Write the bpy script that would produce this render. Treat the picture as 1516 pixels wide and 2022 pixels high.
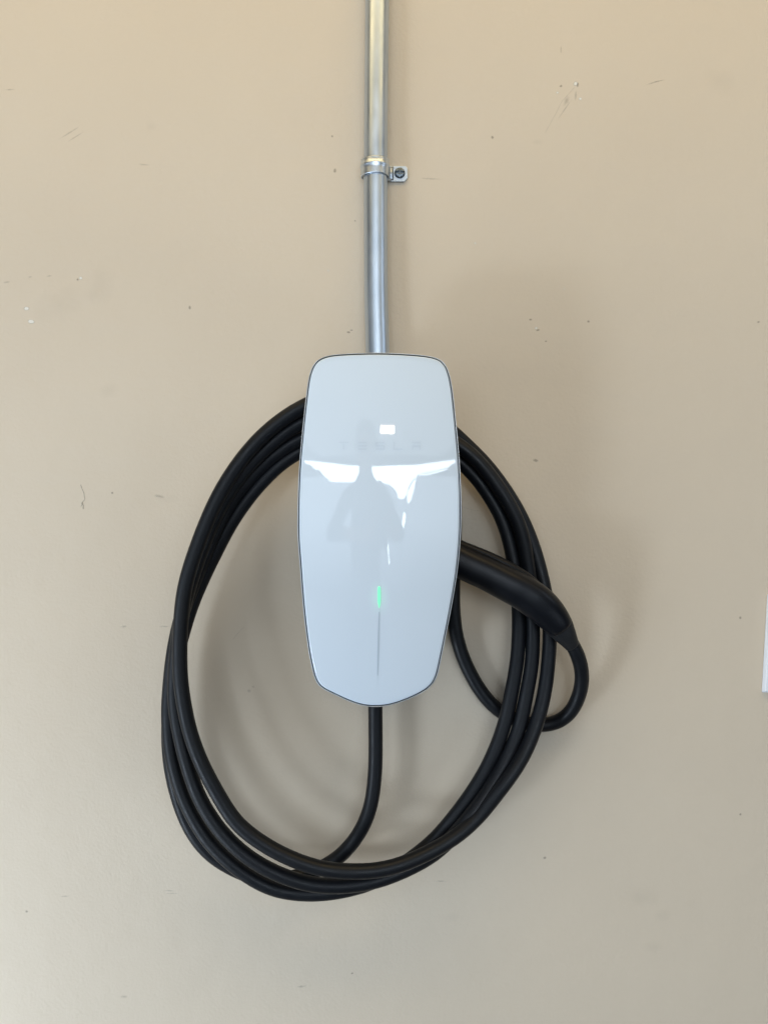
import bpy, bmesh, math, random
from mathutils import Vector, Matrix, noise
R = math.radians
random.seed(4)
for o in list(bpy.data.objects): bpy.data.objects.remove(o)
scene = bpy.context.scene
COL = scene.collection

# ------------------------------------------------------------------ camera
CAM_Y, CAM_Z = -0.95, 1.30            # wall is the plane y = 0, camera 0.95 m in front of it
cam_d = bpy.data.cameras.new("camera"); cam = bpy.data.objects.new("camera", cam_d)
COL.objects.link(cam); scene.camera = cam
cam.location = (0, CAM_Y, CAM_Z); cam.rotation_euler = (R(90), 0, 0)
cam_d.sensor_fit = 'VERTICAL'; cam_d.sensor_height = 36; cam_d.lens = 28.0
cam_d.clip_start = 0.01; cam_d.clip_end = 60
scene.render.resolution_x, scene.render.resolution_y = 767, 1024
FPX = 28.0 / 36 * 2022

# ------------------------------------------------------------------ world and lamps
world = bpy.data.worlds.new("World"); scene.world = world; world.use_nodes = True
bg = world.node_tree.nodes["Background"]
bg.inputs[0].default_value = (0.80, 0.90, 1.0, 1); bg.inputs[1].default_value = 0.02
scene.view_settings.view_transform = 'Standard'; scene.view_settings.look = 'None'
scene.view_settings.exposure = 0.08; scene.view_settings.gamma = 1.0

def area(name, loc, target, sx, sy, radiance, color):
    l = bpy.data.lights.new(name, 'AREA'); l.shape = 'RECTANGLE'; l.size = sx; l.size_y = sy
    l.energy = radiance * math.pi * sx * sy; l.color = color
    o = bpy.data.objects.new(name, l); COL.objects.link(o)
    o.location = loc
    o.rotation_euler = (Vector(target) - Vector(loc)).to_track_quat('-Z', 'Y').to_euler()
    return o
DAY = (0.74, 0.862, 1.0)
# daylight thrown up low from the sunlit driveway, left and right of the photographer, plus added fill lamps
area("driveway_daylight", (-1.5, -1.3, 0.30), (-.2, 0, 1.0), 0.32, 0.28, 37.0, DAY)
area("low_left_fill", (-1.0, -0.6, 0.12), (-.5, 0, 0.7), 0.6, 0.5, 7.0, DAY)  # added fill, brightens the lower left of the wall
area("low_right_daylight", (1.4, -1.3, 0.45), (.2, 0, 1.1), 0.45, 0.36, 3.5, DAY)
area("left_fill", (-1.5, -0.9, 1.0), (-.4, 0, 1.1), 1.0, 0.9, 3.0, DAY)  # added fill from the left, stands for no actual window
area("right_fill", (1.7, -0.8, 2.0), (.4, 0, 1.6), 0.6, 0.6, 2.6, DAY)  # added fill from the upper right, no window here either
door = area("open_door_daylight", (0, -6.1, 1.02), (0, 0, 1.02), 6.8, 2.05, 2.0, (0.70, 0.84, 1.0))
door.data.use_nodes = True; _nt = door.data.node_tree; _em = _nt.nodes["Emission"]
_g = _nt.nodes.new('ShaderNodeNewGeometry'); _s = _nt.nodes.new('ShaderNodeSeparateXYZ'); _m = _nt.nodes.new('ShaderNodeMapRange')
_nt.links.new(_g.outputs['Position'], _s.inputs[0]); _nt.links.new(_s.outputs['Z'], _m.inputs[0]); _nt.links.new(_m.outputs[0], _em.inputs[1])
_m.inputs['From Min'].default_value = 0.0; _m.inputs['From Max'].default_value = 1.2      # outdoors, the ground nearby is darker than the distance
_m.inputs['To Min'].default_value = .15; _m.inputs['To Max'].default_value = 1.0
# overhead: added glow panel brightening the cover's reflection, then the ceiling lamps
area("overhead_fill", (0, -3.85, 2.36), (0, -3.85, 0), 4.4, 4.0, 1.0, (0.80, 0.90, 1.0))
area("warm_ceiling_light", (0, -0.8, 2.78), (0, -.1, 1.6), 3.0, 0.7, 2.8, (1.0, 0.77, 0.41))
area("ceiling_lamp", (0.16, -3.9, 2.31), (0.1, 0, 1.3), 0.33, 0.09, 40.0, (1.0, 0.93, 0.82))

# ------------------------------------------------------------------ helpers
def at(px, py, d):
    """world point that lies d metres in front of the wall at photograph position px, py"""
    k = (-CAM_Y - d) / FPX
    return Vector(((px - 758) * k, -d, CAM_Z - (py - 1011) * k))

def link(o, parent=None):
    COL.objects.link(o)
    if parent: o.parent = parent
    return o

def mesh_obj(name, verts, faces, mat, parent=None, smooth=True, uvs=None):
    me = bpy.data.meshes.new(name)
    org = parent.matrix_basis.translation.copy() if parent else Vector()
    p = parent.parent if parent else None
    while p: org += p.location; p = p.parent
    me.from_pydata([tuple(Vector(v) - org) for v in verts], [], faces)
    me.materials.append(mat)
    if uvs:
        uvl = me.uv_layers.new(name="UVMap")
        for i, l in enumerate(me.loops): uvl.data[i].uv = uvs[l.vertex_index]
    bm = bmesh.new(); bm.from_mesh(me)
    bmesh.ops.recalc_face_normals(bm, faces=bm.faces); bm.to_mesh(me); bm.free()
    for p_ in me.polygons: p_.use_smooth = smooth
    return link(bpy.data.objects.new(name, me), parent)

def empty(name, loc, label, cat, group=None):
    o = bpy.data.objects.new(name, None); o.location = loc; COL.objects.link(o)
    o['label'] = label; o['category'] = cat
    if group: o['group'] = group
    return o

def catmull(pts, step, closed=False):
    pts = [Vector(p) for p in pts]; n = len(pts); out = []
    segs = n if closed else n - 1
    for i in range(segs):
        if closed: p0, p1, p2, p3 = (pts[(i + k) % n] for k in (-1, 0, 1, 2))
        else:
            p1, p2 = pts[i], pts[i + 1]
            p0 = pts[i - 1] if i else p1 * 2 - p2
            p3 = pts[i + 2] if i + 2 < n else p2 * 2 - p1
        t0 = 0; t1 = t0 + max((p1 - p0).length, 1e-6) ** .5
        t2 = t1 + max((p2 - p1).length, 1e-6) ** .5; t3 = t2 + max((p3 - p2).length, 1e-6) ** .5
        m = max(2, int((p2 - p1).length / step))
        for j in range(m):
            t = t1 + (t2 - t1) * j / m
            a1 = p0 * ((t1 - t) / (t1 - t0)) + p1 * ((t - t0) / (t1 - t0))
            a2 = p1 * ((t2 - t) / (t2 - t1)) + p2 * ((t - t1) / (t2 - t1))
            a3 = p2 * ((t3 - t) / (t3 - t2)) + p3 * ((t - t2) / (t3 - t2))
            b1 = a1 * ((t2 - t) / (t2 - t0)) + a2 * ((t - t0) / (t2 - t0))
            b2 = a2 * ((t3 - t) / (t3 - t1)) + a3 * ((t - t1) / (t3 - t1))
            out.append(b1 * ((t2 - t) / (t2 - t1)) + b2 * ((t - t1) / (t2 - t1)))
    if not closed: out.append(pts[-1].copy())
    return out

def resample(pts, n, closed=False):
    P = pts + [pts[0]] if closed else pts
    L = [0]
    for a, b in zip(P, P[1:]): L.append(L[-1] + (b - a).length)
    out = []; j = 0
    for i in range(n):
        s = L[-1] * i / (n if closed else n - 1)
        while j < len(L) - 2 and L[j + 1] < s: j += 1
        t = (s - L[j]) / max(L[j + 1] - L[j], 1e-9)
        out.append(P[j].lerp(P[j + 1], min(max(t, 0), 1)))
    return out

def relax(pts, it, closed=False):
    for _ in range(it):
        q = [p.copy() for p in pts]; n = len(pts)
        for i in range(n):
            if not closed and i in (0, n - 1): continue
            q[i] = pts[i - 1] * .25 + pts[i] * .5 + pts[(i + 1) % n] * .25
        pts = q
    return pts

def sweep(path, radii, seg=20, up=Vector((0, -1, 0)), fixed_up=False, power=2.0):
    """tube along path; radii = [(half width, half depth)] per point; fixed_up keeps the depth axis towards the room"""
    V, F = [], []; n = len(path); prev = None
    for i, p in enumerate(path):
        t = (path[min(i + 1, n - 1)] - path[max(i - 1, 0)]).normalized()
        if fixed_up or prev is None: b = up - t * up.dot(t)
        else: b = prev - t * prev.dot(t)
        if b.length < 1e-5: b = t.orthogonal()
        b.normalize(); prev = b; a = t.cross(b)
        ra, rb = radii[i] if isinstance(radii, list) else (radii, radii)
        for k in range(seg):
            th = 2 * math.pi * k / seg; c, s = math.cos(th), math.sin(th)
            c = math.copysign(abs(c) ** (2 / power), c); s = math.copysign(abs(s) ** (2 / power), s)
            V.append(p + a * (c * ra) + b * (s * rb))
    for i in range(n - 1):
        for k in range(seg):
            k2 = (k + 1) % seg
            F.append((i * seg + k, i * seg + k2, (i + 1) * seg + k2, (i + 1) * seg + k))
    F.append(tuple(range(seg))); F.append(tuple((n - 1) * seg + k for k in range(seg)))
    return V, F

def box_vf(x0, x1, y0, y1, z0, z1):
    V = [Vector((x, y, z)) for x in (x0, x1) for y in (y0, y1) for z in (z0, z1)]
    return V, [(0, 1, 3, 2), (4, 6, 7, 5), (0, 4, 5, 1), (2, 3, 7, 6), (0, 2, 6, 4), (1, 5, 7, 3)]

def bevel(o, w, seg=3):
    m = o.modifiers.new("bevel", 'BEVEL'); m.width = w; m.segments = seg; m.limit_method = 'ANGLE'
    return o

# ------------------------------------------------------------------ materials
def new_mat(name, color, rough=.5, metal=0, spec=.5, coat=0, ior=1.5):
    m = bpy.data.materials.new(name); m.use_nodes = True
    b = m.node_tree.nodes["Principled BSDF"]
    b.inputs["Base Color"].default_value = (*color, 1); b.inputs["Roughness"].default_value = rough
    b.inputs["Metallic"].default_value = metal; b.inputs["Specular IOR Level"].default_value = spec
    b.inputs["Coat Weight"].default_value = coat; b.inputs["Coat Roughness"].default_value = .02
    b.inputs["IOR"].default_value = ior
    return m, m.node_tree, b

def N(nt, kind, **kw):
    n = nt.nodes.new(kind)
    for k, v in kw.items():
        if k in n.inputs.keys(): n.inputs[k].default_value = v
        else: setattr(n, k, v)
    return n

def grain(nt, b, scale, lo, hi, target="Roughness", detail=4, stretch=None):
    tc = N(nt, 'ShaderNodeTexCoord'); mp = N(nt, 'ShaderNodeMapping')
    if stretch: mp.inputs['Scale'].default_value = stretch
    no = N(nt, 'ShaderNodeTexNoise', Scale=scale, Detail=detail)
    mr = N(nt, 'ShaderNodeMapRange'); mr.inputs['From Min'].default_value = .3; mr.inputs['From Max'].default_value = .7
    mr.inputs['To Min'].default_value = lo; mr.inputs['To Max'].default_value = hi
    nt.links.new(tc.outputs['Object'], mp.inputs[0]); nt.links.new(mp.outputs[0], no.inputs['Vector'])
    nt.links.new(no.outputs[0], mr.inputs[0])
    if target: nt.links.new(mr.outputs[0], b.inputs[target])
    return no, mr, mp

def bump(nt, b, src, strength, dist):
    bu = N(nt, 'ShaderNodeBump', Strength=strength, Distance=dist)
    nt.links.new(src, bu.inputs['Height']); nt.links.new(bu.outputs[0], b.inputs['Normal'])
    return bu

def colour_noise(nt, b, c1, c2, scale, detail=3, stretch=None):
    no, mr, mp = grain(nt, b, scale, 0, 1, None, detail, stretch)
    mx = N(nt, 'ShaderNodeMix', data_type='RGBA')
    mx.inputs[6].default_value = (*c1, 1); mx.inputs[7].default_value = (*c2, 1)
    nt.links.new(mr.outputs[0], mx.inputs[0]); nt.links.new(mx.outputs[2], b.inputs['Base Color'])
    return no

# painted drywall
M_wall, nt, b = new_mat("beige wall paint", (.55, .47, .36), .55, spec=.3)
colour_noise(nt, b, (.602, .520, .412), (.627, .543, .430), 3.5, 5)
n1, _, _ = grain(nt, b, 260, .5, .62, "Roughness", 3)
n2, _, _ = grain(nt, b, 28, 0, 1, None, 3)
ad = N(nt, 'ShaderNodeMath', operation='MULTIPLY_ADD'); ad.inputs[1].default_value = 3.0
nt.links.new(n2.outputs[0], ad.inputs[0]); nt.links.new(n1.outputs[0], ad.inputs[2])
bump(nt, b, ad.outputs[0], .55, .0007)

# white glossy glass front
M_cover, nt, b = new_mat("white glossy front", (.70, .765, .80), .25, spec=.0, coat=1.0)
b.inputs['Coat Roughness'].default_value = .028; b.inputs['Coat IOR'].default_value = 1.5
colour_noise(nt, b, (.64, .73, .82), (.655, .745, .835), 9, 2)
# green halo around the status light, painted into the cover's own emission
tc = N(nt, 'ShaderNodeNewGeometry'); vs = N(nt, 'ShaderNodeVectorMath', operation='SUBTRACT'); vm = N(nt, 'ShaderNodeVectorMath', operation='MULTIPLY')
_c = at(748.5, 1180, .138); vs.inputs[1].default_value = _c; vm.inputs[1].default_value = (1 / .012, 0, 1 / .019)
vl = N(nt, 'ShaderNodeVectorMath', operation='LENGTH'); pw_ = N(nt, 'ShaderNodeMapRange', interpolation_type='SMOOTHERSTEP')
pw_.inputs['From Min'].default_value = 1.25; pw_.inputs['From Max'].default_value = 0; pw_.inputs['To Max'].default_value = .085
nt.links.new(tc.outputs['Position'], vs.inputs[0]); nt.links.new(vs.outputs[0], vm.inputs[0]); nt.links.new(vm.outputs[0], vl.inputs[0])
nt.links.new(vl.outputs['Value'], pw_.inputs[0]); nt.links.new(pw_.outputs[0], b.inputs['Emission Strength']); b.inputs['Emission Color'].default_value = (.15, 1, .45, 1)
M_bezel, nt, b = new_mat("pale silver trim", (.62, .64, .66), .28, .85)
M_gasket, nt, b = new_mat("black rubber gasket", (.01, .012, .015), .6)
M_house, nt, b = new_mat("charcoal plastic", (.035, .037, .04), .5); grain(nt, b, 300, .42, .6)
M_print, nt, b = new_mat("grey print", (.612, .70, .79), .5, spec=0, coat=1.0)
M_slot, nt, b = new_mat("grey slot", (.47, .55, .63), .4)
M_led = bpy.data.materials.new("green led"); M_led.use_nodes = True
b = M_led.node_tree.nodes["Principled BSDF"]
b.inputs["Base Color"].default_value = (.05, .3, .18, 1); b.inputs["Emission Color"].default_value = (.22, 1.0, .50, 1)
b.inputs["Emission Strength"].default_value = .95

# cable rubber and connector plastic
M_cable, nt, b = new_mat("black cable rubber", (.0052, .0064, .0088), .42, spec=.27)
n, _, _ = grain(nt, b, 90, .36, .52, "Roughness", 5); bump(nt, b, n.outputs[0], .15, .0004)
M_conn, nt, b = new_mat("black satin plastic", (.004, .005, .0078), .36, spec=.24)
n, _, _ = grain(nt, b, 1500, .33, .42, "Roughness", 2); bump(nt, b, n.outputs[0], .12, .0001)
M_boot, nt, b = new_mat("matt black rubber", (.010, .011, .013), .55, spec=.35)

# galvanised steel
M_pipe, nt, b = new_mat("galvanised steel", (.60, .62, .65), .3, .95)
colour_noise(nt, b, (.50, .575, .66), (.575, .65, .735), 60, 5, (1, 1, .35))
n, _, _ = grain(nt, b, 60, .33, .43, "Roughness", 3, (1, 1, .6))
M_strap, nt, b = new_mat("zinc plated steel", (.62, .68, .74), .25, .95)
n, _, _ = grain(nt, b, 500, .30, .38, "Roughness", 3)
M_screw, nt, b = new_mat("dark screw steel", (.16, .19, .22), .35, .9); grain(nt, b, 900, .25, .5)
M_recess, nt, b = new_mat("screw recess", (.03, .035, .04), .5, .8)
M_plate, nt, b = new_mat("white switch plastic", (.80, .83, .88), .3); grain(nt, b, 40, .26, .36)

# photographer
M_skin, nt, b = new_mat("skin", (.52, .31, .22), .5); grain(nt, b, 60, .42, .6)
M_shirt, nt, b = new_mat("blue grey shirt cloth", (.07, .085, .11), .85); colour_noise(nt, b, (.06, .075, .10), (.085, .10, .13), 120, 4)
M_jeans, nt, b = new_mat("dark denim", (.03, .04, .07), .85); colour_noise(nt, b, (.025, .035, .06), (.05, .06, .09), 200, 4)
M_hair, nt, b = new_mat("dark hair", (.02, .015, .012), .5); colour_noise(nt, b, (.014, .01, .008), (.035, .025, .02), 150, 4, (1, 1, .1))
M_phone, nt, b = new_mat("phone black", (.012, .012, .014), .25)

# sky seen through the open garage door
M_sky = bpy.data.materials.new("bright sky"); M_sky.use_nodes = True
nt = M_sky.node_tree; nt.nodes.clear()
em = N(nt, 'ShaderNodeEmission'); em.inputs[0].default_value = (.80, .90, 1, 1); em.inputs[1].default_value = 15.0
ou = N(nt, 'ShaderNodeOutputMaterial'); nt.links.new(em.outputs[0], ou.inputs[0])

# ------------------------------------------------------------------ wall
wall = mesh_obj("wall", [(-2.2, 0, .001), (2.2, 0, .001), (2.2, 0, 2.8), (-2.2, 0, 2.8), (-2.2, .11, .001), (2.2, .11, .001), (2.2, .11, 2.8), (-2.2, .11, 2.8)],
                [(0, 1, 2, 3), (4, 7, 6, 5), (0, 4, 5, 1), (1, 5, 6, 2), (2, 6, 7, 3), (3, 7, 4, 0)], M_wall, smooth=False)
wall['kind'] = 'structure'; wall['label'] = "beige painted drywall with small chips and scuffs"

M_floor, nt, b = new_mat("garage concrete", (.22, .21, .20), .7); colour_noise(nt, b, (.085, .083, .08), (.13, .126, .12), 4, 6)
floor = mesh_obj("floor", [(-3, -6.2, 0), (3, -6.2, 0), (3, .12, 0), (-3, .12, 0), (-3, -6.2, -.1), (3, -6.2, -.1), (3, .12, -.1), (-3, .12, -.1)],
                 [(0, 1, 2, 3), (4, 7, 6, 5), (0, 4, 5, 1), (1, 5, 6, 2), (2, 6, 7, 3), (3, 7, 4, 0)], M_floor, smooth=False)
floor['kind'] = 'structure'
# paint chips, nail dents and scuffs: thin irregular flakes and smudges on the paint
def mark_mat(name, color, strength, rough=.7, soft=.5, nscale=300):
    m, nt, b = new_mat(name, color, rough, spec=.2)
    uv = N(nt, 'ShaderNodeUVMap'); ln = N(nt, 'ShaderNodeVectorMath', operation='LENGTH')
    nt.links.new(uv.outputs[0], ln.inputs[0])
    tc = N(nt, 'ShaderNodeTexCoord'); no = N(nt, 'ShaderNodeTexNoise', Scale=nscale, Detail=3)
    nt.links.new(tc.outputs['Object'], no.inputs['Vector'])
    m1 = N(nt, 'ShaderNodeMath', operation='MULTIPLY_ADD'); m1.inputs[1].default_value = .95; nt.links.new(no.outputs[0], m1.inputs[0])
    nt.links.new(ln.outputs['Value'], m1.inputs[2])
    mr = N(nt, 'ShaderNodeMapRange'); mr.inputs['From Min'].default_value = 1.35; mr.inputs['From Max'].default_value = 1.35 - soft
    mr.inputs['To Min'].default_value = 0; mr.inputs['To Max'].default_value = strength
    nt.links.new(m1.outputs[0], mr.inputs[0]); nt.links.new(mr.outputs[0], b.inputs['Alpha'])
    return m
K_chip = mark_mat("bare plaster chip", (.82, .80, .74), .85, soft=.25)
K_dent = mark_mat("dark dent", (.27, .24, .20), .36, soft=.45)
K_scuff = mark_mat("grey scuff", (.33, .30, .26), .22, soft=.8, nscale=220)
K_smudge = mark_mat("faint smudge", (.42, .39, .34), .045, soft=1.0, nscale=60)
_lay = [0]
def decal(name, px, py, w, h, ang, mat):
    _lay[0] += 1; d = .00025 + .00003 * (_lay[0] % 12)
    c = at(px, py, d); k = .95 / FPX; V, UV = [], []; a = R(-ang)
    for i in range(12):
        th = 2 * math.pi * i / 12; r = 1.0
        u, v = math.cos(th), math.sin(th)
        x, z = u * w / 2 * k, v * h / 2 * k
        V.append(c + Vector((x * math.cos(a) - z * math.sin(a), 0, x * math.sin(a) + z * math.cos(a)))); UV.append((u, v))
    o = mesh_obj(name, V, [tuple(range(12))], mat, wall, smooth=False, uvs=UV)
    return o
for px, py, w, h, a in [(62, 635, 14, 7, 10), (53, 609, 10, 7, 0), (1136, 165, 9, 7, 0), (1100, 183, 5, 4, 0), (1058, 648, 6, 4, 0),
                        (160, 549, 6, 5, 0), (648, 534, 4, 4, 0), (1113, 570, 4, 4, 0), (938, 480, 4, 4, 0), (1145, 195, 6, 5, 0)]:
    decal("paint_chip", px, py, w * 1.2, h * 1.2, a, K_chip)
for px, py, w, h, a in [(154, 552, 6, 6, 0), (375, 607, 7, 10, 0), (1047, 631, 8, 5, 0), (972, 271, 7, 9, 0), (1061, 652, 10, 5, -20), (1161, 635, 6, 6, 0),
                        (1140, 167, 6, 14, 0), (1107, 170, 7, 7, 20), (656, 269, 6, 6, 0), (701, 436, 5, 5, 0), (661, 337, 7, 12, 0),
                        (53, 1800, 7, 6, 0), (1075, 1694, 8, 7, 0), (1461, 1608, 6, 6, 0), (222, 973, 6, 6, 0), (694, 652, 8, 4, 0), (688, 656, 9, 5, 10),
                        (1057, 909, 13, 8, 15), (1461, 1220, 7, 8, 0), 
                        (695, 1922, 6, 6, 0), (1496, 636, 8, 6, 0), (1077, 674, 6, 4, 0)]:
    decal("dent", px, py, w * 1.0, h * 1.0, a, K_dent)
for px, py, w, h, a in [(128, 1770, 22, 3, -3), (870, 1740, 26, 4, 0), (850, 353, 55, 4, 3), (1290, 163, 40, 4, -17), (1300, 160, 36, 3, -12), (595, 1948, 26, 6, -5),
                        (1115, 215, 62, 3.5, -55), (1136, 188, 5, 26, 4), (245, 1237, 18, 6, -5), (325, 1237, 22, 5, 0), (315, 980, 28, 8, 10), (60, 547, 10, 4, -10),
                        (14, 557, 20, 5, -8), (98, 545, 16, 4, -12), (335, 1759, 32, 3, 2), (340, 1764, 34, 2.5, 0), (138, 262, 60, 4, -32), (150, 270, 46, 3.5, -32),
                        (285, 325, 24, 5, 5), (245, 1968, 18, 7, 0), (492, 1364, 10, 9, 0), (500, 1356, 8, 6, 0), (20, 177, 26, 4, -4), (1107, 98, 4, 24, 0), (1118, 199, 12, 26, 30)]:
    decal("scuff", px, py, w, h, a, K_scuff)
for px, py, w, h, a in [(120, 600, 130, 60, -25), (215, 770, 40, 32, 0), (1265, 1770, 70, 40, 0), (1305, 1808, 36, 28, 0), (1290, 1870, 40, 26, 0), (200, 560, 60, 90, 10),
                        (890, 1812, 30, 22, 0), (1060, 280, 24, 12, 0), (330, 985, 46, 20, 0), (1420, 160, 70, 50, 20), (300, 250, 24, 20, 0)]:
    decal("smudge", px, py, w * 1.3, h * 1.3, a, K_smudge)
# the dark pencil-like scratch left of the coil
def scratch(pts, w, mat):
    P = catmull([at(x, y, .0007) for x, y in pts], .0012); n = len(P); V, F, UV = [], [], []
    for i, p in enumerate(P):
        t = (P[min(i + 1, n - 1)] - P[max(i - 1, 0)]).normalized(); s = t.cross(Vector((0, 1, 0)))
        ww = w * (.45 + .75 * abs(noise.noise(p * 900))) * .0006
        V += [p + s * ww, p - s * ww]; UV += [(.0, .62), (.0, -.62)]
        if i: F.append((2 * i - 2, 2 * i, 2 * i + 1, 2 * i - 1))
    mesh_obj("scratch", V, F, mat, wall, smooth=False, uvs=UV)
scratch([(160, 957), (162, 964), (166, 973), (167, 980), (168, 986), (164, 991), (162, 998), (160, 1000)], 1.4, K_dent)
scratch([(162, 992), (165, 998), (165, 1005)], 1.8, K_dent)
scratch([(1134, 172), (1120, 188), (1108, 202), (1098, 222), (1088, 240), (1076, 262)], .7, K_scuff)
scratch([(914, 1001), (920, 1003), (930, 1006), (945, 1009)], .5, K_scuff)
scratch([(460, 1262), (476, 1244), (482, 1238)], .5, K_scuff)

# ------------------------------------------------------------------ charger front geometry
RX, RZ = .437, 1.35
X0 = at(749, 1030, .145).x; Z0 = at(749, 1030, .145).z
def face_d(x, z): return .145 - (x - X0) ** 2 / (2 * RX) - (z - Z0) ** 2 / (2 * RZ)
def on_face(px, py, lift=0):
    d = .14
    for _ in range(6):
        p = at(px, py, d); d = face_d(p.x, p.z) + lift
    return at(px, py, d)

OUT = [(748, 696), (793, 697.5), (838, 701), (862, 705.5), (874, 711.5), (881.5, 721), (887, 736), (893, 764), (897.5, 803), (903, 859), (908.5, 927),
       (911, 994), (909.5, 1062), (903, 1130), (894, 1186), (881, 1253), (869.5, 1309), (865.5, 1328), (860.5, 1343), (852, 1355.5), (838, 1366), (804, 1382.5), (771, 1393.5),
       (741.5, 1396.8), (714, 1394), (692, 1387), (654, 1369.5), (634, 1359.5), (625, 1350), (619.5, 1336), (614, 1312), (609, 1287), (599, 1208), (591, 1107), (587.5, 1060),
       (587.5, 994), (590, 927), (595.7, 859), (604.7, 776), (609, 745), (613.5, 730), (618, 718.5), (627, 709), (640, 703), (660, 699.3), (700, 697)]
loop = [at(x, y, .13) for x, y in OUT]
loop = [Vector((p.x, 0, p.z)) for p in (on_face(x, y, -.001) for x, y in OUT)]
loop = resample(catmull(loop, .002, True), 320, True)
loop = relax(loop, 6, True)
NL = len(loop)
def inset(t):
    out = []
    for i in range(NL):
        tg = (loop[(i + 1) % NL] - loop[i - 1]).normalized(); nrm = Vector((tg.z, 0, -tg.x))   # points inwards or outwards
        out.append((loop[i], nrm))
    cen = sum(loop, Vector()) / NL
    sgn = 1 if (cen - out[0][0]).dot(out[0][1]) > 0 else -1
    return [p + n * (t * sgn) for p, n in out]
def ring_surface(name, rings, mat, parent, cap_first=None, cap_last=None):
    V, F = [], []
    for r in rings: V += r
    for k in range(len(rings) - 1):
        for i in range(NL):
            j = (i + 1) % NL
            F.append((k * NL + i, k * NL + j, (k + 1) * NL + j, (k + 1) * NL + i))
    if cap_last == 'fan':
        V.append(sum(rings[-1], Vector()) / NL); c = len(V) - 1; k = len(rings) - 1
        F += [(k * NL + i, k * NL + (i + 1) % NL, c) for i in range(NL)]
    return mesh_obj(name, V, F, mat, parent)
def drop(ring, dd): return [Vector((p.x, -(face_d(p.x, p.z) - dd), p.z)) for p in ring]

charger = empty("wall_charger", at(749, 1390, 0) , "glossy white wall charger with a green status light, below the steel conduit", "charging station")

# front cover: rounded edge then the domed face
rings = [drop(inset(.0020), .006)]
er = .0016
for a in range(0, 91, 15):
    t = er * (1 - math.cos(R(a))); dd = er * (1 - math.sin(R(a)))
    rings.append(drop(inset(.0020 + t), dd + .0002))
base = inset(.0020 + er)
cen = Vector((X0, 0, sum(p.z for p in base) / NL))
def squeeze(s):   # shrink the outline towards a vertical spine
    out = []
    for p in base:
        sp = Vector((X0, 0, min(max(p.z, cen.z - .10), cen.z + .11)))
        out.append(sp + (p - sp) * s) if False else out.append(cen + (p - cen) * s)
    return out
for k in range(1, 46):
    s = 1 - k / 46
    rings.append(drop(squeeze(s), .0002))
V = rings[-1]
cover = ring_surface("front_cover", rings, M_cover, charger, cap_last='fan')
vc = cover.data.vertices[-1]; pw = vc.co + charger.location; vc.co.y = -(face_d(pw.x, pw.z) - .0002) - charger.location.y

# silver trim and black gasket
gas = ring_surface("gasket", [drop(inset(.0008), .0040), drop(inset(.0009), .0026), drop(inset(.0019), .0026), drop(inset(.0022), .0042)], M_gasket, charger)
bz = ring_surface("trim_ring", [drop(inset(.0009), .012), drop(inset(.0011), .0016), drop(inset(.0009), .0009), drop(inset(.0006), .0006), drop(inset(.0003), .0008),
                                drop(inset(.00005), .0014), drop(inset(0), .0030), drop(inset(.0003), .008), drop(inset(.0006), .012)], M_bezel, charger)
# shell behind the cover
hr = [drop(inset(.0009), .0118)]
for t, dd in ((.0016, .015), (.006, .021), (.012, .0255), (.020, .0275), (.030, .028)): hr.append(drop(inset(t), dd))
ring_surface("rear_shell", hr, M_house, charger, cap_last='fan')
# mounting box on the wall
bc = at(749, 0, .08); bt = at(749, 905, .09).z; bb = at(749, 1345, .09).z
V, F = box_vf(bc.x - .040, bc.x + .040, -.1175, 0, bb, bt)
bevel(mesh_obj("mounting_box", V, F, M_house, charger), .010, 4)
# cable gland under the box
g0 = at(741, 1345, .030)
V, F = sweep([g0 + Vector((0, -.004, .006)), g0 + Vector((0, -.004, -.003))], .0125, 24, up=Vector((0, -1, 0)))
mesh_obj("cable_gland", V, F, M_house, charger)

# faint lettering on the cover
def strip(name, pts, w_px, mat, parent, lift=.00022, taper=None, step_px=3):
    P = []
    for (x0, y0), (x1, y1) in zip(pts, pts[1:]):
        m = max(1, int(math.hypot(x1 - x0, y1 - y0) / step_px))
        P += [(x0 + (x1 - x0) * i / m, y0 + (y1 - y0) * i / m) for i in range(m)]
    P.append(pts[-1]); V, F = [], []; n = len(P)
    for i, (x, y) in enumerate(P):
        ax, ay = P[max(i - 1, 0)]; bx, by = P[min(i + 1, n - 1)]
        L = math.hypot(bx - ax, by - ay); nx, ny = -(by - ay) / L, (bx - ax) / L
        w = w_px / 2 * (taper(i / (n - 1)) if taper else 1)
        V += [on_face(x + nx * w, y + ny * w, lift - .0002), on_face(x - nx * w, y - ny * w, lift - .0002)]
        if i: F.append((2 * i - 2, 2 * i, 2 * i + 1, 2 * i - 1))
    return V, F
def letter(strokes):
    V, F = [], []
    for n_, s in enumerate(strokes):
        v, f = strip("", s[1], s[0], None, None, .00024 + .00002 * n_); k = len(V); V += v; F += [tuple(a + k for a in q) for q in f]
    return mesh_obj("letter", V, F, M_print, cover)
w = 2.6
letter([(w, [(669, 873.5), (688, 873.5)]), (w, [(678.5, 876.4), (678.5, 888)])])
letter([(w, [(707, 873.8), (724, 873.8)]), (w, [(707, 880.3), (724, 880.3)]), (w, [(707, 886.8), (724, 886.8)])])
letter([(w, [(759, 873.8), (742.5, 873.8), (742.5, 880.2), (758, 880.2), (758, 886.8), (742, 886.8)])])
letter([(w, [(778, 872.5), (778, 886.8), (794.5, 886.8)])])
letter([(w, [(813, 873.8), (830, 873.8)]), (w, [(814.2, 888), (814.2, 880.5), (828.8, 880.5), (828.8, 888)])])

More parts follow.
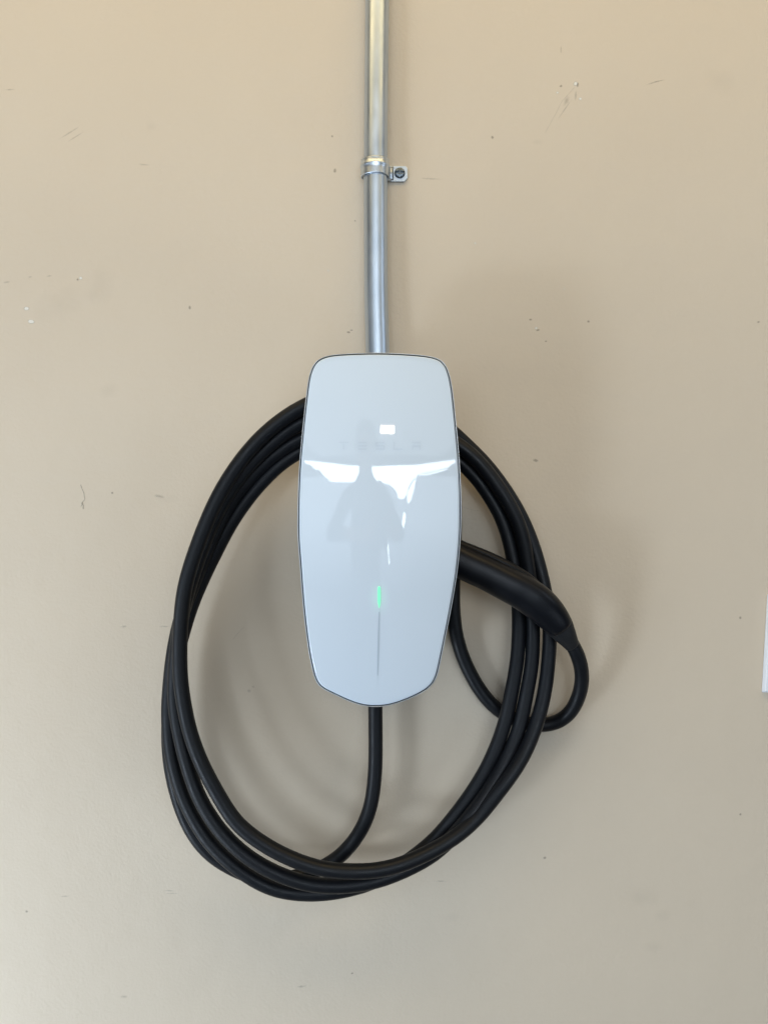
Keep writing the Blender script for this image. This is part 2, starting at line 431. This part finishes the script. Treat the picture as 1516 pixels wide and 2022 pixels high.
# status light and the slot below it
def tap(t): return .85 if t < .1 else (1 if t < .7 else max(.12, 1 - (t - .7) / .3 * .9))
V, F = strip("", [(748.5, 1158.5), (748.5, 1200.5)], 5.6, None, None, .00045, tap, 2)
mesh_obj("status_light", V, F, M_led, cover, smooth=False)
V, F = strip("", [(748.5, 1208), (747.2, 1260), (745.3, 1334)], 2.6, None, None, .0003, lambda t: .55 + .6 * math.sin(math.pi * min(1, t * .9 + .05)), 6)
mesh_obj("indicator_slot", V, F, M_slot, cover, smooth=False)

# ------------------------------------------------------------------ charging cable (one continuous cable)
D = [(741, 1350, 0.0340), (741, 1396, 0.0320), (741.3, 1440, 0.0320), (741.5, 1500, 0.0330), (739, 1545, 0.0340), (730, 1600, 0.0360), (708, 1648, 0.0360), (673, 1690, 0.0340), (650, 1706, 0.0320), (625, 1719, 0.0320), (600, 1728, 0.0320),
     (560, 1737, 0.0340), (520, 1736, 0.0380), (478, 1724, 0.0340), (447, 1708, 0.0360), (424, 1694, 0.0370), (394, 1664, 0.0390), (369, 1622, 0.0390), (349, 1566, 0.0390), (337, 1510, 0.0390),
     (333, 1462, 0.0390), (334, 1410, 0.0380), (338, 1360, 0.0370), (348, 1300, 0.0360), (360, 1256, 0.0360), (371, 1217, 0.0370), (382, 1186, 0.0370), (396, 1153, 0.0380), (412, 1118, 0.0390), (425, 1093, 0.0400), (448, 1047, 0.0420), (473, 1007, 0.0430),
     (500, 971, 0.0440), (528, 940, 0.0450), (553, 917, 0.0460), (583, 896, 0.0470), (640, 873, 0.0490), (749, 862, 0.0490), (850, 878, 0.0420), (900, 904, 0.0340)]
I = [(922, 924, 0.0370), (943, 947, 0.0360), (966, 980, 0.0350), (989, 1020, 0.0340), (1004, 1064, 0.0340), (1012, 1100, 0.0340), (1020, 1150, 0.0340), (1024, 1218, 0.0340), (1021, 1300, 0.0340), (1007, 1380, 0.0350), (996, 1429, 0.0360), (975, 1487, 0.0380), (952, 1533, 0.0390),
     (927, 1572, 0.0400), (899, 1610, 0.0410), (859, 1657, 0.0390), (829, 1683, 0.0400), (790, 1711, 0.0460), (760, 1730, 0.0460), (727, 1745, 0.0510), (697, 1754, 0.0540), (657, 1762, 0.0560), (618, 1765, 0.0570),
     (578, 1763, 0.0580), (539, 1755, 0.0590), (495, 1733, 0.0600), (445, 1695, 0.0610), (406, 1653, 0.0600), (368, 1586, 0.0580), (352, 1543, 0.0570), (338, 1484, 0.0560), (333, 1425, 0.0540),
     (333, 1390, 0.0520), (336, 1350, 0.0500), (341, 1300, 0.0480), (350, 1250, 0.0480), (362, 1205, 0.0480), (378, 1165, 0.0480), (395, 1120, 0.0480), (410, 1083, 0.0490), (435, 1030, 0.0490), (455, 993, 0.0500), (480, 959, 0.0510), (515, 921, 0.0520),
     (545, 896, 0.0530), (581, 872, 0.0550), (650, 843, 0.0580), (749, 828, 0.0580), (850, 848, 0.0500)]
Mm = [(916, 886, 0.0520), (945, 912, 0.0510), (966, 937, 0.0500), (994, 978, 0.0490), (1015, 1014, 0.0470), (1030, 1052, 0.0450), (1038, 1095, 0.0420), (1046, 1150, 0.0380), (1051, 1220, 0.0360), (1050, 1305, 0.0360), (1037, 1380, 0.0370), (1027, 1429, 0.0380), (1006, 1487, 0.0410), (981, 1533, 0.0450),
      (955, 1575, 0.0510), (922, 1619, 0.0570), (885, 1661, 0.0540), (858, 1686, 0.0540), (818, 1709, 0.0600), (779, 1727, 0.0650), (740, 1740, 0.0690), (697, 1748, 0.0720), (648, 1750, 0.0740), (612, 1746, 0.0750),
      (580, 1738, 0.0760), (522, 1713, 0.0770), (471, 1678, 0.0770), (429, 1633, 0.0760), (406, 1598, 0.0750), (391, 1570, 0.0740), (378, 1535, 0.0730), (363, 1484, 0.0710), (352, 1434, 0.0680), (346, 1395, 0.0660),
      (345, 1350, 0.0650), (348, 1300, 0.0640), (354, 1245, 0.0640), (366, 1185, 0.0640), (385, 1123, 0.0640), (400, 1080, 0.0630), (425, 1020, 0.0630), (455, 967, 0.0630), (490, 921, 0.0640), (520, 890, 0.0650), (550, 864, 0.0660),
      (585, 839, 0.0680), (660, 808, 0.0720), (749, 797, 0.0710), (840, 818, 0.0540), (890, 850, 0.0400)]
O = [(924, 882, 0.0340), (953, 910, 0.0330), (981, 945, 0.0320), (1002, 975, 0.0310), (1023, 1010, 0.0300), (1044, 1056, 0.0290), (1059, 1100, 0.0300), (1074, 1160, 0.0320), (1084, 1220, 0.0340), (1085, 1260, 0.0350), (1082, 1309, 0.0360), (1078, 1345, 0.0370), (1071, 1385, 0.0390),
     (1059, 1429, 0.0420), (1037, 1484, 0.0480), (1012, 1526, 0.0550), (980, 1568, 0.0580), (945, 1612, 0.0580), (905, 1648, 0.0660), (868, 1672, 0.0710), (829, 1692, 0.0760), (790, 1708, 0.0810), (745, 1719, 0.0840),
     (687, 1721, 0.0860), (637, 1716, 0.0870), (596, 1704, 0.0880), (554, 1686, 0.0880), (510, 1660, 0.0880), (466, 1624, 0.0880), (433, 1573, 0.0870), (402, 1516, 0.0860), (386, 1478, 0.0850), (373, 1438, 0.0840),
     (364, 1395, 0.0830), (357, 1347, 0.0820), (355, 1300, 0.0810), (356, 1250, 0.0800), (359, 1205, 0.0790), (364, 1165, 0.0780), (374, 1125, 0.0780), (387, 1086, 0.0770), (402, 1046, 0.0770), (419, 1005, 0.0770), (445, 955, 0.0770), (486, 896, 0.0780), (521, 858, 0.0790),
     (556, 829, 0.0800), (590, 807, 0.0820), (660, 778, 0.0860), (749, 768, 0.0860), (825, 795, 0.0840), (875, 860, 0.0820), (893, 940, 0.0760), (897, 1010, 0.0580), (897, 1060, 0.0460), (896, 1110, 0.0300), (894, 1160, 0.0220),
     (895, 1210, 0.0180), (902, 1262, 0.0140), (921, 1316, 0.0110), (949, 1366, 0.0100), (968, 1390, 0.0098), (986, 1405, 0.0096), (1010, 1419, 0.0095), (1042, 1430, 0.0095), (1073, 1433, 0.0100), (1093, 1430, 0.0120), (1112, 1421, 0.0160), (1128, 1405, 0.0210),
     (1140, 1382, 0.0280), (1148, 1354, 0.0360), (1149, 1328, 0.0440), (1144, 1303, 0.0510), (1136, 1284, 0.0560), (1127, 1268, 0.0600), (1116, 1250, 0.0580)]
cable = empty("charging_cable", at(741, 1779, .03), "thick black cable coiled in loops around the white charger, plug handle on the right", "cable")
path = catmull([at(*p) for p in D + I + Mm + O], .003)
path = resample(path, 1900); path = relax(path, 26)
V, F = sweep(path, .00825, 18)
mesh_obj("cable_sheath", V, F, M_cable, cable)

# ------------------------------------------------------------------ plug handle
hs = [(850, 1075, .072, 34, 19), (880, 1093, .072, 34, 20), (909, 1108, .073, 33, 20.5), (935, 1120.5, .074, 33.5, 21), (960, 1132, .074, 33.5, 21), (985, 1145, .074, 34, 21.5), (1010, 1158, .0745, 34.5, 21.5), (1032, 1170, .074, 35, 21.5),
      (1053, 1184, .074, 35.5, 21), (1070, 1198, .073, 35, 20), (1084, 1212, .071, 33, 19), (1096, 1226, .069, 30, 17.5), (1103, 1235.5, .067, 27, 16)]
P = [at(a, b_, c) for a, b_, c, _, _ in hs]
def dens(P, W, n):
    idx = catmull([Vector((p.x, p.y, p.z)) for p in P], .004)
    wv = catmull([Vector((w_[0], w_[1], 0)) for w_ in W], .0001)
    return resample(idx, n), [(v.x, v.y) for v in resample(wv, n)]
def pieces(hs, n, sc=.875 / FPX):
    P = [at(a, b_, c) for a, b_, c, _, _ in hs]
    L = [0]
    for a, b_ in zip(P, P[1:]): L.append(L[-1] + (b_ - a).length)
    pp = resample(catmull(P, .001), n); rad = []
    for i in range(n):
        s = L[-1] * i / (n - 1); j = 0
        while j < len(L) - 2 and L[j + 1] < s: j += 1
        t = (s - L[j]) / (L[j + 1] - L[j])
        rad.append(((hs[j][3] * (1 - t) + hs[j + 1][3] * t) * sc, (hs[j][4] * (1 - t) + hs[j + 1][4] * t) * .001))
    return pp, rad
pp, rad = pieces(hs, 60)
rv = relax([Vector((a, b_, 0)) for a, b_ in rad], 10); rad = [(v.x, v.y) for v in rv]
V, F = sweep(pp, rad, 48, fixed_up=True, power=2.5)
handle = mesh_obj("plug_handle", V, F, M_conn, cable)
# darker release-button rail running along the top of the handle
hr_ = [(860, 1049, .066, 9, 11), (909, 1076, .066, 10, 12), (958, 1097, .066, 11, 12.5), (1000, 1118, .066, 12, 13), (1030, 1136, .066, 12, 12.5), (1052, 1152, .066, 11, 12), (1070, 1170, .066, 9, 10)]
pp, rad = pieces(hr_, 36)
V, F = sweep(pp, rad, 24, fixed_up=True, power=3.0)
mesh_obj("button_rail", V, F, M_conn, handle)
# strain-relief boot
hb = [(1088, 1217, .0695, 30.5, 17.0), (1103, 1236, .067, 28.2, 15.6), (1112, 1249, .065, 23.5, 14.0), (1120, 1261, .062, 19, 12.4), (1126.5, 1271.5, .0600, 15.6, 10.6), (1128, 1273.5, .0596, 15.0, 10.0)]
pp, rad = pieces(hb, 30)
V, F = sweep(pp, rad, 40, fixed_up=True, power=2.4)
mesh_obj("strain_relief", V, F, M_boot, handle)

# ------------------------------------------------------------------ conduit
cp = [(745.5, -420, .0145), (745, -200, .0145), (744.5, 0, .0145), (743, 150, .0145), (741.7, 330, .0145), (742, 500, .0145), (742.4, 575, .0148), (743.6, 630, .0158), (745, 680, .0170), (746, 730, .0178), (747, 790, .018), (748, 930, .018)]
P = resample(catmull([at(*p) for p in cp], .003), 420); P = relax(P, 20)
V, F = sweep(P, .01385, 48, up=Vector((0, -1, 0)))
pipe = mesh_obj("conduit_pipe", V, F, M_pipe)
pipe['label'] = "vertical galvanised steel conduit running down the wall into the top of the charger"; pipe['category'] = "conduit"

# one-hole strap with screw
sc0 = at(741.7, 334, .0145)
strap = empty("conduit_strap", (sc0.x, 0, sc0.z), "small zinc one-hole strap clamping the steel conduit to the wall, screw on its right", "pipe strap")
SW = .0195 / 2
prof = []           # cross section along z: radius offset of the band, with two beads
nz = 22
for i in range(nz + 1):
    z = -SW + 2 * SW * i / nz
    u = z / SW
    r = .01405 + .0013 + .0008 * math.exp(-((u - .25) / .22) ** 2)
    prof.append((z, r))
V, F = [], []
na = 40; a0, a1 = R(-30), R(205)
for z, r in prof:
    for k in range(na + 1):
        th = a0 + (a1 - a0) * k / na
        # th = 0 is +x, 90 deg is towards the room
        rr = r
        x = math.cos(th) * rr * (1.0 + .13 * max(0, -math.cos(th)) + .04 * max(0, math.cos(th))); y = -math.sin(th) * rr
        V.append(Vector((sc0.x + x, -.0145 + y, sc0.z + z)))
W = na + 1
for j in range(nz):
    for k in range(na): F.append((j * W + k, j * W + k + 1, (j + 1) * W + k + 1, (j + 1) * W + k))
band = mesh_obj("strap_band", V, F, M_strap, strap)
so = band.modifiers.new("thick", 'SOLIDIFY'); so.thickness = .0011; so.offset = -1
# tab: footed plate to the right, lower right corner clipped, with a raised rib where it leaves the band
tl = [(757, 327.5), (768, 327.5), (801, 327.5), (804.5, 331), (805, 351), (799, 358.5), (772, 358.5), (757, 352)]
front = [at(x, y, .0030) for x, y in tl]; back = [p + Vector((0, .0024, 0)) for p in front]
V = front + back; n = len(tl); F = [tuple(range(n)), tuple(range(2 * n - 1, n - 1, -1))] + [(i, (i + 1) % n, n + (i + 1) % n, n + i) for i in range(n)]
tab = mesh_obj("strap_tab", V, F, M_strap, strap, smooth=False); bevel(tab, .0006, 2)
V, F = [], []
sp = [(762, .0110), (766, .0085), (769, .0058), (772.5, .0040), (777, .0033)]
for x, d in sp:
    for j in range(7):
        y = 329 + 27 * j / 6; V.append(at(x, y, d + .0010 * math.exp(-((j - 3) / 1.1) ** 2)))
for i in range(len(sp) - 1):
    for j in range(6): F.append((i * 7 + j, i * 7 + j + 1, (i + 1) * 7 + j + 1, (i + 1) * 7 + j))
fl = mesh_obj("strap_shoulder", V, F, M_strap, strap); so = fl.modifiers.new("thick", 'SOLIDIFY'); so.thickness = .0009
# screw: domed head, four raised quadrants leave a cross recess, long slot up and down
s0 = at(789, 342, .0030); sr = .0064
def disc(name, c, r, h, dome, mat, parent, seg=32):
    V, F = [], []
    prof = [(r, 0), (r, h * .6), (r * .93, h), (r * .6, h + dome * .6), (r * .3, h + dome * .9)]
    for rr, yy in prof:
        for k in range(seg):
            th = 2 * math.pi * k / seg; V.append(c + Vector((math.cos(th) * rr, -yy, math.sin(th) * rr)))
    for i in range(len(prof) - 1):
        for k in range(seg): F.append((i * seg + k, i * seg + (k + 1) % seg, (i + 1) * seg + (k + 1) % seg, (i + 1) * seg + k))
    V.append(c + Vector((0, -h - dome, 0))); m = len(V) - 1
    F += [((len(prof) - 1) * seg + k, (len(prof) - 1) * seg + (k + 1) % seg, m) for k in range(seg)]
    return mesh_obj(name, V, F, mat, parent)
head = disc("screw_head", s0, sr, .0012, .0004, M_screw, strap)
for q in range(4):
    V, F = [], []
    ang0 = math.pi / 2 * q + .20; ang1 = math.pi / 2 * (q + 1) - .20
    rs = [.0014, .0030, .0046, .0057, .0061]; hs_ = [.0030, .0031, .0029, .0024, .0016]; m = 7
    for r_, h_ in zip(rs, hs_):
        for k in range(m):
            g = .18 + .0012 / r_ if r_ < .0045 else .16
            lo = math.pi / 2 * q + g; hi = math.pi / 2 * (q + 1) - g
            if r_ < .002: lo = hi = (lo + hi) / 2 ; lo -= .25; hi += .25
            th = lo + (hi - lo) * k / (m - 1)
            V.append(s0 + Vector((math.cos(th) * r_, -h_, math.sin(th) * r_)))
    for i in range(len(rs) - 1):
        for k in range(m - 1): F.append((i * m + k, i * m + k + 1, (i + 1) * m + k + 1, (i + 1) * m + k))
    o = mesh_obj("head_quadrant", V, F, M_screw, head); s_ = o.modifiers.new("thick", 'SOLIDIFY'); s_.thickness = .0014

# ------------------------------------------------------------------ switch plate at the right edge
pl = at(1515.6, 1172, .004); pb = at(1504.5, 1369, .004)
tilt = math.atan2(pl.x - pb.x, pl.z - pb.z)
plate = empty("switch_plate", (0, 0, 0), "white plastic switch plate cut off by the right edge of the view, tilted slightly", "switch plate")
hh = (pl - pb).length / 2
cx = (pl + pb) / 2 + Vector((math.cos(tilt), 0, -math.sin(tilt))) * .0358
def rot(x, y, z):
    return Vector((cx.x + x * math.cos(tilt) + z * math.sin(tilt), y, cx.z - x * math.sin(tilt) + z * math.cos(tilt)))
def rbox(name, hx, hz, y0, y1, taper, mat, parent, bev, zc=0):
    V = [rot(sx * hx, y0, zc + sz * hz) for sx, sz in ((-1, -1), (1, -1), (1, 1), (-1, 1))] + \
        [rot(sx * (hx - taper), y1, zc + sz * (hz - taper)) for sx, sz in ((-1, -1), (1, -1), (1, 1), (-1, 1))]
    o = mesh_obj(name, V, [(0, 1, 2, 3), (4, 5, 6, 7), (0, 1, 5, 4), (1, 2, 6, 5), (2, 3, 7, 6), (3, 0, 4, 7)], mat, parent)
    return bevel(o, bev, 3)
rbox("cover_plate", .0358, hh, 0, -.0058, .0028, M_plate, plate, .0015)
rk = rbox("rocker", .0160, .0330, -.0059, -.0095, .0010, M_plate, plate, .0008)
for s in (-1, 1):
    c = rot(0, -.0058, s * .048); disc("plate_screw", c, .0032, .0006, .0003, M_plate, plate, 20)

# ------------------------------------------------------------------ sky seen past the open garage door (mirrored in the glossy front)
def mirror_ray(px, py, plane_y):
    p = on_face(px, py); nx = (p.x - X0) / RX; nz = (p.z - Z0) / RZ
    n = Vector((nx, -1, nz)).normalized(); c = Vector((0, CAM_Y, CAM_Z))
    v = (p - c).normalized(); r = v - n * (2 * v.dot(n))
    return p + r * ((plane_y - p.y) / r.y)
SKY_Y = -6.0
low = [(1.02, 913), (600, 912), (606, 916), (612, 917), (618, 923), (624, 928), (630, 927), (637, 937), (645, 944), (652, 950), (660, 952), (700, 952), (740, 952), (765, 956),
       (775, 962), (783, 972), (787, 985), (797, 985), (803, 977), (806, 962), (815, 947), (822, 944), (824, 938), (829, 935), (850, 932), (885, 923), (893, 916), (907, 914)]
low = low[1:]
top = [(907, 906), (880, 910), (820, 918), (740, 921), (690, 919), (640, 913), (600, 909)]
poly = [mirror_ray(x, y, SKY_Y) for x, y in low + top]
# as a real opening the band of sky runs on to both sides behind the frame of the door
sky = mesh_obj("sky", poly + [p + Vector((0, -.02, 0)) for p in poly], [tuple(range(len(poly)))], M_sky, smooth=False)
sky['kind'] = 'structure'
# slivers of the same sky between the things on the driveway
_bm = bmesh.new(); _bm.from_mesh(sky.data)
for q in ([(815, 950), (821, 947), (818, 965), (812, 985), (806, 996), (803, 985), (806, 968)], [(796, 1010), (801, 1015), (800, 1030), (795, 1050), (789, 1057), (793, 1035)], [(765, 1076), (767.2, 1076), (769.4, 1114), (767.6, 1114)],
          [(826, 936), (850, 934), (883, 925), (884, 927), (850, 937.5), (828, 939)]):
    _bm.faces.new([_bm.verts.new(mirror_ray(x, y, SKY_Y + .01)) for x, y in q])
_bm.to_mesh(sky.data); _bm.free()

# ------------------------------------------------------------------ the photographer, standing behind the camera, mirrored in the glossy front
def build_person():
    px, py = -.13, -1.42
    J = {}; E = []; Rr = {}
    def j(n, x, y, z, r, link_=None, r2=None):
        z += {'chest': .05, 'collar': .085, 'neck': .105, 'jaw': .125, 'head': .13, 'crown': .13, 'shl': .075, 'shr': .075, 'ual': .07, 'uar': .07, 'ell': .05, 'elr': .05, 'fal': .045, 'far': .045, 'wrl': .015, 'wrr': .015}.get(n, 0)
        J[n] = Vector((px + x, py + y, z)); Rr[n] = (r, r2 or r)
        if link_: E.append((link_, n))
    j('pelvis', 0, 0, .90, .130, None, .105); j('waist', 0, 0, 1.04, .120, 'pelvis', .095); j('chest', 0, .0, 1.20, .150, 'waist', .10)
    j('collar', 0, .01, 1.33, .105, 'chest', .075); j('neck', 0, .02, 1.385, .052, 'collar'); j('jaw', 0, .035, 1.435, .062, 'neck'); j('head', 0, .03, 1.505, .080, 'jaw', .092); j('crown', 0, .02, 1.555, .062, 'head')
    for s, t in ((-1, 'l'), (1, 'r')):
        j('sh' + t, s * .165, .01, 1.30, .060, 'collar'); j('ua' + t, s * .235, .05, 1.20, .048, 'sh' + t)
        j('el' + t, s * .285, .13, 1.17, .040, 'ua' + t)
        j('fa' + t, s * .20 + .04, .27, 1.19, .034, 'el' + t)
        j('wr' + t, s * .105 + .12, .385, 1.215, .024, 'fa' + t)
        j('pa' + t, s * .070 + .13, .43, 1.235, .027, 'wr' + t, .016); j('pb' + t, s * .055 + .13, .450, 1.262, .026, 'pa' + t, .013)
        for f in range(4):      # four fingers curled round the edge of the phone
            y_ = .446 - .002 * f; z_ = 1.228 + .0175 * f; L = (.85, 1.0, .95, .8)[f]
            j('f%d0' % f + t, s * .056 + .13, y_ + .010, z_, .0086, 'pb' + t if f > 1 else 'pa' + t)
            j('f%d1' % f + t, s * (.056 - .014 * L) + .13, y_ + .030, z_ + .004, .0080, 'f%d0' % f + t)
            j('f%d2' % f + t, s * (.056 - .034 * L) + .13, y_ + .032, z_ + .006, .0068, 'f%d1' % f + t)
        j('t0' + t, s * .052 + .13, .428, 1.262, .0105, 'pb' + t); j('t1' + t, s * .030 + .13, .438, 1.285, .0088, 't0' + t); j('t2' + t, s * .010 + .13, .4435, 1.292, .0075, 't1' + t)
        j('hp' + t, s * .095, 0, .86, .095, 'pelvis'); j('kn' + t, s * .10, .02, .47, .060, 'hp' + t); j('cf' + t, s * .10, 0, .33, .056, 'kn' + t); j('an' + t, s * .10, -.01, .085, .040, 'cf' + t)
        j('ft' + t, s * .11, .09, .045, .040, 'an' + t, .030); j('to' + t, s * .115, .17, .030, .034, 'ft' + t, .022)
    names = list(J); idx = {n: i for i, n in enumerate(names)}
    me = bpy.data.meshes.new("body"); me.from_pydata([J[n] for n in names], [(idx[a], idx[b_]) for a, b_ in E], [])
    o = bpy.data.objects.new("body", me); COL.objects.link(o)
    o.modifiers.new("skin", 'SKIN').use_smooth_shade = True
    sv = me.skin_vertices[0].data
    for n, i in idx.items(): sv[i].radius = Rr[n]; sv[i].use_root = (n == 'pelvis')
    m = o.modifiers.new("sub", 'SUBSURF'); m.levels = 2; m.render_levels = 2
    dg = bpy.context.evaluated_depsgraph_get(); ev = o.evaluated_get(dg)
    me2 = bpy.data.meshes.new_from_object(ev); bpy.data.objects.remove(o)
    me2.materials.clear()
    for mt in (M_shirt, M_skin, M_jeans, M_boot): me2.materials.append(mt)
    hc = J['head']
    for v in me2.vertices:      # brow, nose, chin and eye hollows on the head
        d = v.co - hc
        if v.co.z > 1.54 and d.y > .03 and abs(d.x) < .02 and -.035 < d.z < .012: v.co.y += .016 * (1 - abs(d.x) / .02)
        if d.y > .03 and .012 < abs(d.x) < .045 and -.005 < d.z < .022: v.co.y -= .006
    for p in me2.polygons:
        c = p.center; p.use_smooth = True
        p.material_index = 0
        if c.z > 1.485 or (c.y > py + .33 and c.z > 1.1): p.material_index = 1
        if c.z < .93: p.material_index = 2
        if c.z < .075: p.material_index = 3
    root = empty("person", (px, py, 0), "photographer in dark shirt and jeans holding a phone, mirrored in the charger front", "person")
    body = bpy.data.objects.new("body", me2); link(body, root); body.location = -Vector((px, py, 0))
    # hair cap, ears, eyes, mouth
    V, F = [], []; n1_, n2_ = 24, 12
    for i in range(n2_ + 1):
        ph = math.pi * .62 * i / n2_
        for k in range(n1_):
            th = 2 * math.pi * k / n1_
            front_ = max(0, math.sin(th)); pc = ph * (1 - .38 * front_)
            V.append(hc + Vector((0, -.008, .012)) + Vector((math.sin(pc) * math.cos(th) * .092, math.sin(pc) * math.sin(th) * .104, math.cos(pc) * .098)))
    for i in range(n2_):
        for k in range(n1_): F.append((i * n1_ + k, i * n1_ + (k + 1) % n1_, (i + 1) * n1_ + (k + 1) % n1_, (i + 1) * n1_ + k))
    h = mesh_obj("hair", V, F, M_hair, root); s_ = h.modifiers.new("thick", 'SOLIDIFY'); s_.thickness = .008
    for s in (-1, 1):
        c = hc + Vector((s * .084, 0, -.012))
        V, F = sweep([c + Vector((0, 0, -.028)), c + Vector((s * .006, -.004, -.012)), c + Vector((s * .010, -.006, .008)), c + Vector((s * .004, 0, .026))], [(.006, .005), (.012, .006), (.014, .007), (.006, .004)], 12)
        mesh_obj("ear", V, F, M_skin, root)
build_person()
# phone held just behind the viewpoint
pc = Vector((.0, -.962, 1.262))
V, F = box_vf(pc.x - .035, pc.x + .035, pc.y - .004, pc.y + .004, pc.z - .072, pc.z + .060)
phone = empty("smartphone", pc, "black phone held upright in both hands of the photographer", "phone")
bevel(mesh_obj("phone_body", V, F, M_phone, phone), .003, 3)

# ------------------------------------------------------------------ render settings
scene.render.engine = 'CYCLES'
